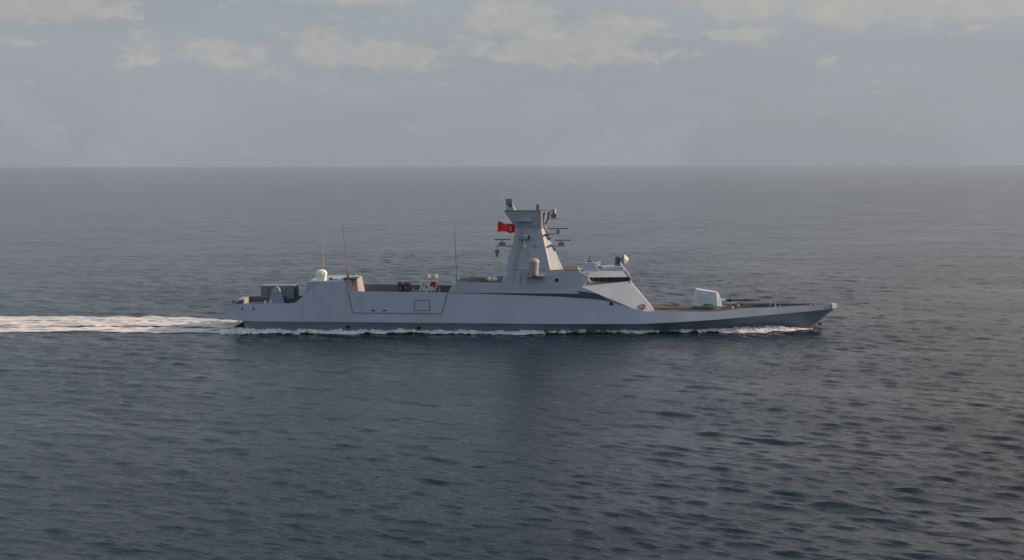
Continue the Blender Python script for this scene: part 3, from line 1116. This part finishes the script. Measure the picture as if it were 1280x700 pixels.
# forward face items: satellite dish and radars
a_ = P3(692, 272.8, .3)
mpart(MB().box(a_ - Vector((.3, 0, .02)), (1.7, .7, .10)), 'radar_shelf', GREY)
mpart(MB().lathe(P3(690.5, 272, .3), (.35, 0, 1), [(0, .25), (.3, .22), (.9, .10), (1.0, .05)], 14), 'pod_antenna', WHITE, smooth=True)
mpart(MB().lathe(P3(692.2, 269.5, .5), (.2, -1, .1), [(0, .10), (.05, .27), (.14, .27)], 16).tube(P3(692.3, 266, .5), P3(692, 262, .5), .13), 'search_light', DARKG)
# two navigation radars stepped down the front edge
for (px, py, s_) in ((684.5, 299, 1.0), (690.5, 312.5, 1.0)):
    c = P3(px, py, .35)
    o_ = mpart(MB().prism([(c.x - .75, c.z - .75), (c.x + .35, c.z + .05), (c.x + .35, c.z + .16), (c.x - .9, c.z + .16)], -.65, .05), 'radar_step', DARKG, bevel=.02)
    MB().tube(c + Vector((-.1, 0, .1)), c + Vector((-.1, 0, .42)), .26, n=16).build('radar_drum', MIDG, o_, smooth=True)
    MB().box(c + Vector((-.1, 0, .52)), (.24, 1.7, .16)).build('radar_bar', DARKG, o_, bevel=.03)
for (px, py) in ((683, 289), (687.5, 303.5)):
    a_, b_ = P3(px - 2.5, py - 5, .55), P3(px + .7, py + 3, .55)
    mpart(MB().rings([[a_, a_ + Vector((.22, 0, 0)), a_ + Vector((.22, .6, 0)), a_ + Vector((0, .6, 0))],
                      [b_, b_ + Vector((.22, 0, 0)), b_ + Vector((.22, .6, 0)), b_ + Vector((0, .6, 0))]]), 'gusset_plate', WHITE)

RADB = paint("radome_grey_brown", (0.40, 0.38, 0.385), .5, .06, 1.5, .15)
# ladder up the after part of the mast side, and signal halyards
mb = MB()
la0, la1 = P3(641, 338.5, 1.93), P3(650.5, 288, 1.10)
for s_ in (0, .34):
    mb.tube(la0 + Vector((s_, -.05, 0)), la1 + Vector((s_, -.05, 0)), .018, n=5)
for k in range(15):
    p = la0.lerp(la1, (k + .5) / 15) + Vector((0, -.05, 0))
    mb.tube(p, p + Vector((.34, 0, 0)), .014, n=5)
mpart(mb, 'mast_ladder', MIDG)
for (ax_, ay_, bx_, by_) in ((623, 308, 629, 352), (636, 308, 634, 339), (708, 308, 716, 339)):
    mpart(MB().tube(P3(ax_, ay_, .3), P3(bx_, by_, .8), .012, n=5), 'signal_halyard', MIDG)
for k_, (px_, py_) in enumerate(((652, 281), (668, 281), (660, 316), (670, 306))):
    mpart(MB().box(P3(px_, py_, 1.12 if py_ < 300 else 1.5), (.28, .30, .20)), 'junction_box', GREY, bevel=.02)
# side radome with its shelf
sr = radome('side_radome', 667.5, 322.5, 343.5, -4.35, .56, RADB, .78)
a_, b_ = P3(659.5, 345, 4.4), P3(680.5, 345, 4.4)
MB().box(((a_.x + b_.x) / 2, -4.3, a_.z + .03), (b_.x - a_.x, 1.3, .14)).build('radome_shelf', GREY, ship, bevel=.03)

# ---- fore gun
def gun():
    zb = deck_z(883) + .05
    c = P3(884, 386, 0)
    L = lambda px, py, w: P3(px, py, w)
    base = MB().lathe((c.x, 0, zb - .05), (0, 0, 1), [(0, 1.50), (.36, 1.50), (.44, 1.30), (.62, 1.2)], 36).build('gun_base', DARKG, ship, smooth=True)
    lo = [L(868.5, 383.4, 1.25), L(897.0, 383.4, 1.25)]
    hi = [L(871.3, 361.8, .88), L(895.3, 365.4, .88)]
    ffo, fto = L(903.0, 383.8, .98), L(898.5, 366.6, .62)
    z0_ = lo[0].z
    vs = [Vector((lo[0].x, -1.15, z0_)), Vector((lo[1].x, -1.2, z0_)), Vector((ffo.x, -.98, z0_)),
          Vector((hi[0].x, -.85, hi[0].z)), Vector((hi[1].x, -.85, hi[1].z)), Vector((fto.x, -.70, fto.z))]
    vs += [Vector((v.x, -v.y, v.z)) for v in vs]
    fs = [(0, 1, 4, 3), (1, 2, 5, 4), (2, 8, 11, 5), (7, 6, 9, 10), (8, 7, 10, 11), (6, 0, 3, 9), (3, 4, 10, 9), (4, 5, 11, 10), (0, 6, 7, 8, 2, 1)]
    h = MB().add(vs, fs).build('gun_house', TURRET, ship, bevel=.05)
    a_, b_ = P3(898, 375.6, .0), P3(950.5, 375.0, .0)
    MB().tube(a_, P3(907, 375.5, 0), .20, .15, 16).build('gun_mantlet', TURRET, h, smooth=True)
    MB().tube(P3(905, 375.5, 0), P3(916, 375.3, 0), .12, .09, 14).tube(P3(915, 375.3, 0), b_, .085, .06, 14).lathe(P3(912.2, 375.4, 0), (1, 0, 0), [(-.07, .19), (.07, .19)], 16).build('gun_barrel', BLACK, h, smooth=True)
    MB().box(((lo[0].x + lo[1].x) / 2 - .1, -1.06, (z0_ + hi[0].z) / 2 - .1), (.7, .10, 1.0), rot=Matrix.Rotation(R(-9), 3, 'X')).build('gun_house_door', TURRET, h, bevel=.02)


gun()

# ---- foredeck gear
def breakwater():
    zb = deck_z(830)
    a_, b_ = P3(820, 381.0, -3.1), P3(849, 386, -2.4)
    vs = [(a_.x, 3.1, zb), (b_.x, 2.3, zb), (b_.x, 2.3, zb + .16), (a_.x, 3.1, a_.z)]
    MB().rings([[Vector(v) for v in vs], [Vector(v) + Vector((0, .06, 0)) for v in vs]]).build('breakwater', DARKG, ship)
    for k in range(6):
        t = .04 + k * .15
        x_, y_ = a_.x + (b_.x - a_.x) * t, 3.1 - .8 * t
        h_ = (a_.z - zb) * (1 - t) + .16 * t
        MB().prism([(x_ - .05, zb), (x_ + .05, zb), (x_ + .05, zb + h_), (x_ - .05, zb + h_)], y_ - .35, y_ - .01).build('breakwater_rib', MIDG, ship)


breakwater()
for (px, py, w, l, h, mat) in ((828, 386.5, 1.0, .9, .12, DARKG), (858, 387, 1.0, .7, .12, DARKG)):
    c = P3(px, py, w)
    MB().box((c.x, -w, deck_z(px) + h / 2 + .03), (l, .9, h)).build('deck_hatch', mat, ship, bevel=.03)
# capstan, anchor chain stopper
zc = deck_z(915)
c = P3(914, 386, .6)
MB().lathe((c.x, -.6, zc), (0, 0, 1), [(0, .30), (.08, .26), (.18, .16), (.28, .20), (.33, .18)], 18).build('capstan', PINKG, ship, smooth=True)
c2 = P3(922, 385, -.4)
MB().lathe((c2.x, .4, zc), (0, 0, 1), [(0, .30), (.08, .26), (.18, .16), (.28, .20), (.33, .18)], 18).build('capstan', PINKG, ship, smooth=True)
MB().tube((c.x + .2, -.6, zc + .12), (c.x + 2.2, -.5, zc + .18), .07).tube((c2.x + .2, .4, zc + .12), (c2.x + 1.8, .4, zc + .22), .07).build('anchor_chain', DARKG, ship)
MB().tube((c.x - .9, -.9, zc), (c.x + .9, -.9, zc + .62), .05).tube((c.x + .9, -.9, zc + .62), (c.x + 1.8, -.9, zc + .05), .05).build('chain_brace', DARKG, ship)
for px, w in ((969, 1.55), (975, 1.40), (1013, .85), (1019, .7)):
    z_ = deck_z(px)
    zt_ = station(px)[2]
    x_ = P3(px, 382, w).x
    for sg in (-1, 1):
        MB().tube((x_, sg * w, z_), (x_, sg * w, zt_ + .05), .08, n=12).lathe((x_, sg * w, zt_ + .04), (0, 0, 1), [(0, .13), (.05, .13)], 12).build('bollard', STEEL, ship)
# anchor hanging under the flare of the bow
c = P3(1025, 404, -.55)
MB().tube(c + Vector((-.25, -.3, .5)), c + Vector((0, 0, -.15)), .06).tube(c + Vector((-.28, 0, .05)), c + Vector((0, 0, -.2)), .07).tube(c + Vector((.25, 0, .1)), c + Vector((0, 0, -.2)), .07).build('anchor', DARKG, ship)
# white rubbing strip on stem head
e = station(1045)
MB().rings([[(e[0] - .45, -.36, e[2] - .5), (e[0] - .45, -.30, e[2] + .02), (e[0] - .45, .30, e[2] + .02), (e[0] - .45, .36, e[2] - .5)],
            [(e[0] + .06, -.10, e[2] - .42), (e[0] + .08, -.10, e[2] + .03), (e[0] + .08, .10, e[2] + .03), (e[0] + .06, .10, e[2] - .42)]]).build('stem_head', WHITE, ship, bevel=.02)

# ------------------------------------------------------------------ loose things on board
def shipworld(p):
    return Rship @ p


# lifebuoy on the slanted forward plate
def plate_point(px, py):
    a, b, c = V[7], V[15], V[13]
    n_ = (b - a).cross(c - a).normalized()
    if n_.y > 0:
        n_ = -n_
    d = Ri @ (cam_rot @ Vector(((px - 640) / F, (350 - py) / F, -1)))
    t = (a - CL).dot(n_) / d.dot(n_)
    return CL + d * t, n_


pp, nn = plate_point(803.3, 384.0)
mb = MB()
ringv = []
N1, N2 = 28, 10
rt = nn.orthogonal().normalized()
rt = Vector((0, 0, 1)).cross(nn).normalized()
rs = nn.cross(rt)
vs, fs, mi = [], [], []
for i in range(N1):
    a = 2 * math.pi * i / N1
    cdir = rt * math.cos(a) + rs * math.sin(a)
    for j in range(N2):
        b = 2 * math.pi * j / N2
        vs.append(cdir * (.27 + .07 * math.cos(b)) + nn * (.07 * math.sin(b)))
for i in range(N1):
    for j in range(N2):
        fs.append((i * N2 + j, ((i + 1) % N1) * N2 + j, ((i + 1) % N1) * N2 + (j + 1) % N2, i * N2 + (j + 1) % N2))
        mi.append(1 if (i % 7) == 0 else 0)
buoy = MB()
buoy.v, buoy.f, buoy.m = [tuple(v) for v in vs], fs, mi
lb = buoy.build('lifebuoy', [ORNG, WHITE], smooth=True)
lb.location = shipworld(pp + nn * .10)
lb.rotation_euler = (0, 0, YAW)
tag(lb, 'dark red lifebuoy hung on the sunlit slanted plate below the bridge windows', 'lifebuoy')

# life raft canister in its cradle beside the mast foot
c0 = P3(608.5, 350.8, 2.6)
c1 = P3(622.0, 350.8, 2.6)
mid = (c0 + c1) / 2
raft = empty('life_raft_canister', shipworld(Vector((mid.x, mid.y, z0))), YAW)
hl = (c1.x - c0.x) / 2
MB().lathe((-hl, 0, .32), (1, 0, 0), [(0, .12), (.08, .24), (.2, .28), (2 * hl - .2, .28), (2 * hl - .08, .24), (2 * hl, .12)], 20).build('canister_shell', WHITE, raft, smooth=True)
MB().lathe((-.04, 0, .32), (1, 0, 0), [(0, .295), (.08, .295)], 20).build('band', DARKG, raft)
MB().box((-hl * .55, 0, .05), (.1, .6, .12)).box((hl * .55, 0, .05), (.1, .6, .12)).build('cradle', MIDG, raft)
tag(raft, 'white life raft canister lying on the low roof just aft of the mast', 'life raft')

# flag streaming aft from the mast: red with a white crescent and star
def build_flag():
    root = empty('flag', shipworld(P3(643.5, 284, .75)), YAW)
    ux = P3(622, 284, .75).x - P3(643.5, 284, .75).x      # negative: streams aft
    Wd, Hh = abs(ux) * 1.12, .98
    nx, nz = 60, 24

    def surf(u, v):
        """u 0..1 from the hoist to the fly, v -0.5..0.5"""
        x = ux * u
        pinch = 1 - .26 * math.exp(-((u - .52) / .16) ** 2)
        z = v * Hh * pinch - .12 * math.sin(u * 5.5) + (-.10 * u)
        y = .16 * math.sin(u * 9 + v * 1.4) * (.3 + u) + .10 * math.sin(u * 17 + 2 + v * 2)
        return Vector((x, y, z))
    m_ = MB()
    vs_, fs_ = [], []
    for k in (0, 1):
        for i in range(nx + 1):
            for j in range(nz + 1):
                p = surf(i / nx, j / nz - .5)
                vs_.append(p + Vector((0, .006 if k else -.006, 0)))
    o_ = (nx + 1) * (nz + 1)
    for i in range(nx):
        for j in range(nz):
            a = i * (nz + 1) + j
            fs_.append((a, a + 1, a + nz + 2, a + nz + 1))
            fs_.append((o_ + a, o_ + a + nz + 1, o_ + a + nz + 2, o_ + a + 1))
    m_.add(vs_, fs_)
    m_.build('cloth', FLAG, root, smooth=True)

    def emblem(name, poly):
        for sg in (-1, 1):
            mm = MB()
            mm.add([surf(u, v) + Vector((0, sg * .03, 0)) for u, v in poly[0]], poly[1])
            mm.build(name, FLAGW, root)
    asp = Hh / Wd
    # crescent as a strip between two circles
    n = 28
    pts, fcs = [], []
    cu, cr = .33, .25
    cu2, cr2 = .33 + .0625 * asp, .20
    for i in range(n + 1):
        a = R(38) + (R(322) - R(38)) * i / n
        pts.append((cu - cr * asp * math.cos(a) * -1 * 1.0, cr * math.sin(a)))
        th = R(46) + (R(314) - R(46)) * i / n
        pts.append((cu2 + cr2 * asp * math.cos(th), cr2 * math.sin(th)))
    for i in range(n):
        fcs.append((2 * i, 2 * i + 2, 2 * i + 3, 2 * i + 1))
    emblem('crescent', (pts, fcs))
    pts = [(.33 + .235 * asp + .09 * 0, 0)]
    sc = .33 + .33 * asp
    pts = [(sc, 0)]
    for i in range(10):
        rr_ = .125 if i % 2 == 0 else .05
        a = math.pi + i * math.pi / 5
        pts.append((sc + rr_ * asp * math.cos(a), rr_ * math.sin(a)))
    fcs = [(0, 1 + i, 1 + (i + 1) % 10) for i in range(10)]
    emblem('star', (pts, fcs))
    MB().tube((.02, 0, -1.0), (.05, 0, .95), .02).build('halyard', MIDG, root)
    tag(root, 'red flag with a white crescent and star streaming aft from the mast', 'flag')


build_flag()

# ------------------------------------------------------------------ foam
def foam_material(name, lo, hi, scale, stretch, seed=0.0):
    m = bpy.data.materials.new(name)
    m.use_nodes = True
    q = NT(m.node_tree)
    b = q.n['Principled BSDF']
    tc = q.new('ShaderNodeTexCoord')
    v = tc.outputs['Object']
    at = q.new('ShaderNodeAttribute', attribute_name='dens')
    n = q.noise(q.mapping(v, (stretch, 1, 1), loc=(seed, 0, 0)), scale, 8, .66, .3)
    n2 = q.noise(q.mapping(v, (stretch * .25, .6, 1), loc=(seed + 4, 0, 0)), scale * .5, 4, .6, .2)
    nn_ = q.math('ADD', q.math('MULTIPLY', n, .65), q.math('MULTIPLY', n2, .35))
    val = q.math('ADD', nn_, at.outputs['Fac'])
    alpha = q.maprange(val, lo, hi)
    q.l.new(q.math('MULTIPLY', alpha, .96), b.inputs['Alpha'])
    q.l.new(q.mix(q.maprange(nn_, .35, .65), (0.56, 0.60, 0.63), (0.90, 0.92, 0.94)), b.inputs['Base Color'])
    b.inputs['Roughness'].default_value = .9
    bp = q.new('ShaderNodeBump')
    bp.inputs['Strength'].default_value = .6
    bp.inputs['Distance'].default_value = .3
    q.l.new(n, bp.inputs['Height'])
    q.l.new(bp.outputs[0], b.inputs['Normal'])
    return m


def sheet(name, xs, ys_of, dens_of, z_of, mat, ny, label):
    """strip of foam in ship coordinates lying over the water surface"""
    nx = len(xs)
    co = np.zeros((nx, ny, 3))
    dn = np.zeros((nx, ny))
    for i, x in enumerate(xs):
        y0_, y1_ = ys_of(x)
        for j in range(ny):
            u = j / (ny - 1)
            y = y0_ + (y1_ - y0_) * u
            w = Rship @ Vector((x, y, 0))
            co[i, j, 0], co[i, j, 1] = w.x, w.y
            dn[i, j] = dens_of(x, u)
            co[i, j, 2] = z_of(x, u)
    wz = wave_z(co[..., 0], co[..., 1], np.full((nx, ny), .6))
    co[..., 2] += wz
    idx = np.arange(nx * ny).reshape(nx, ny)
    quads = np.stack([idx[:-1, :-1], idx[1:, :-1], idx[1:, 1:], idx[:-1, 1:]], -1).reshape(-1, 4)
    me = bpy.data.meshes.new(name)
    me.from_pydata(co.reshape(-1, 3).tolist(), [], quads.tolist())
    at = me.attributes.new('dens', 'FLOAT', 'POINT')
    at.data.foreach_set('value', dn.ravel().astype(np.float32))
    me.polygons.foreach_set('use_smooth', [True] * len(me.polygons))
    me.materials.append(mat)
    me.update()
    o = bpy.data.objects.new(name, me)
    col.objects.link(o)
    tag(o, label, 'foam', kind='stuff')
    return o


rs_ = np.random.RandomState(3)
ph = rs_.uniform(0, 6.28, 12)


def lump(x, y, s=1.0):
    return (math.sin(x * 1.9 * s + ph[0] + 1.3 * math.sin(y * 1.1 + ph[5])) * math.sin(y * 2.3 * s + ph[1] + x * .4) +
            .6 * math.sin(x * 4.7 * s + ph[2] + y * 2) * math.sin(y * 5.1 * s + ph[3]) + .4 * math.sin(x * 9.1 * s + ph[4] - y * 3))


x_st = P3(300, 405, 4).x
WA, WB = -4.6, 11.0


def wake_y(x):
    t = min(1, max(0, (x_st + 1.5 - x) / 14))
    a = -4.4 + (WA + 4.4) * t
    b = 5.6 + (WB - 5.6) * t
    return a - .3 * math.sin(x * .16) - .15 * math.sin(x * .6), b + .3 * math.sin(x * .13 + 1) + .2 * math.sin(x * .5)


def wake_d(x, u):
    e = min(u, 1 - u)
    edge_ = -.34 * max(0, 1 - e / .10) ** 1.5
    lanes = .05 * math.sin(u * 17 + .8 * math.sin(x * .07)) + .04 * math.sin(u * 41 + x * .05)
    # two dense jets near the stern, spreading aft
    return edge_ + lanes + .06 * math.exp(-((u - .5) / .25) ** 2)


sheet('wake_foam', list(np.arange(-125, x_st + 1.2, .30)), wake_y, wake_d,
      lambda x, u: .03 + .13 * max(0, math.sin(math.pi * u)) ** 1.0 * (1 + .5 * lump(x * .6, u * 9)),
      foam_material('wake_foam', .37, .57, 1.5, .16), 90, 'long white churned wake trailing behind the ship\'s stern')


def wl_half(x):
    """half beam of the hull at the waterline"""
    px = 640 + x * 12.29 * 1.0
    for _ in range(3):
        px += (x - P3(px, 412, 3.5).x) * 12.3
    bw = interp(BW, px)
    return bw, px


def side_foam(sg):
    xs = list(np.arange(x_st - 2.0, P3(1012, 417, 0).x + .3, .10))
    wl = {}
    for x in xs:
        wl[x] = wl_half(x)

    def ys(x):
        b, px = wl[x]
        if px > 850:
            stem = P3(1009, 417, 0).x
            x780 = station(780)[0]
            lim = 4.3 * max(0, 1 - (x - x780) / (stem - x780)) ** .72 * .92 + .03
            b = min(b + .4, lim)
        width = interp([(290, 1.3), (450, .95), (600, .9), (760, .75), (880, 1.1), (950, 1.5), (995, 1.2), (1012, .4)], px)
        return sg * (b - .25), sg * (b + width + .15 * math.sin(x * 1.1) + .12 * math.sin(x * 2.7))

    def dn(x, u):
        px = wl[x][1]
        base = interp([(290, .10), (420, .12), (520, .08), (640, .10), (690, .02), (735, -.06), (765, .10), (815, .08), (835, -.07), (850, .10), (868, -.07),
                       (895, .03), (915, .24), (985, .24), (1012, .05)], px)
        return base + .13 * lump(x * .45, 3) * .5 - .30 * max(0, (u - .62) / .38) ** 1.5

    def zz(x, u):
        px = wl[x][1]
        h = interp([(290, .34), (500, .30), (700, .24), (760, .32), (850, .24), (925, .36), (985, .30), (1012, .08)], px)
        return .03 + h * max(0, math.sin(math.pi * min(1, .25 + u * .8))) * (1 + .5 * lump(x * 1.3, u * 4))
    return xs, ys, dn, zz


FM = foam_material('hull_foam', .37, .50, 2.6, .55, 3.0)
xs, ys, dn, zz = side_foam(-1)
sheet('hull_foam', xs, ys, dn, zz, FM, 14, 'broken white foam line along the near side of the hull')
xs, ys, dn, zz = side_foam(1)
sheet('hull_foam', xs, ys, dn, zz, FM, 14, 'white foam line along the far side of the hull')
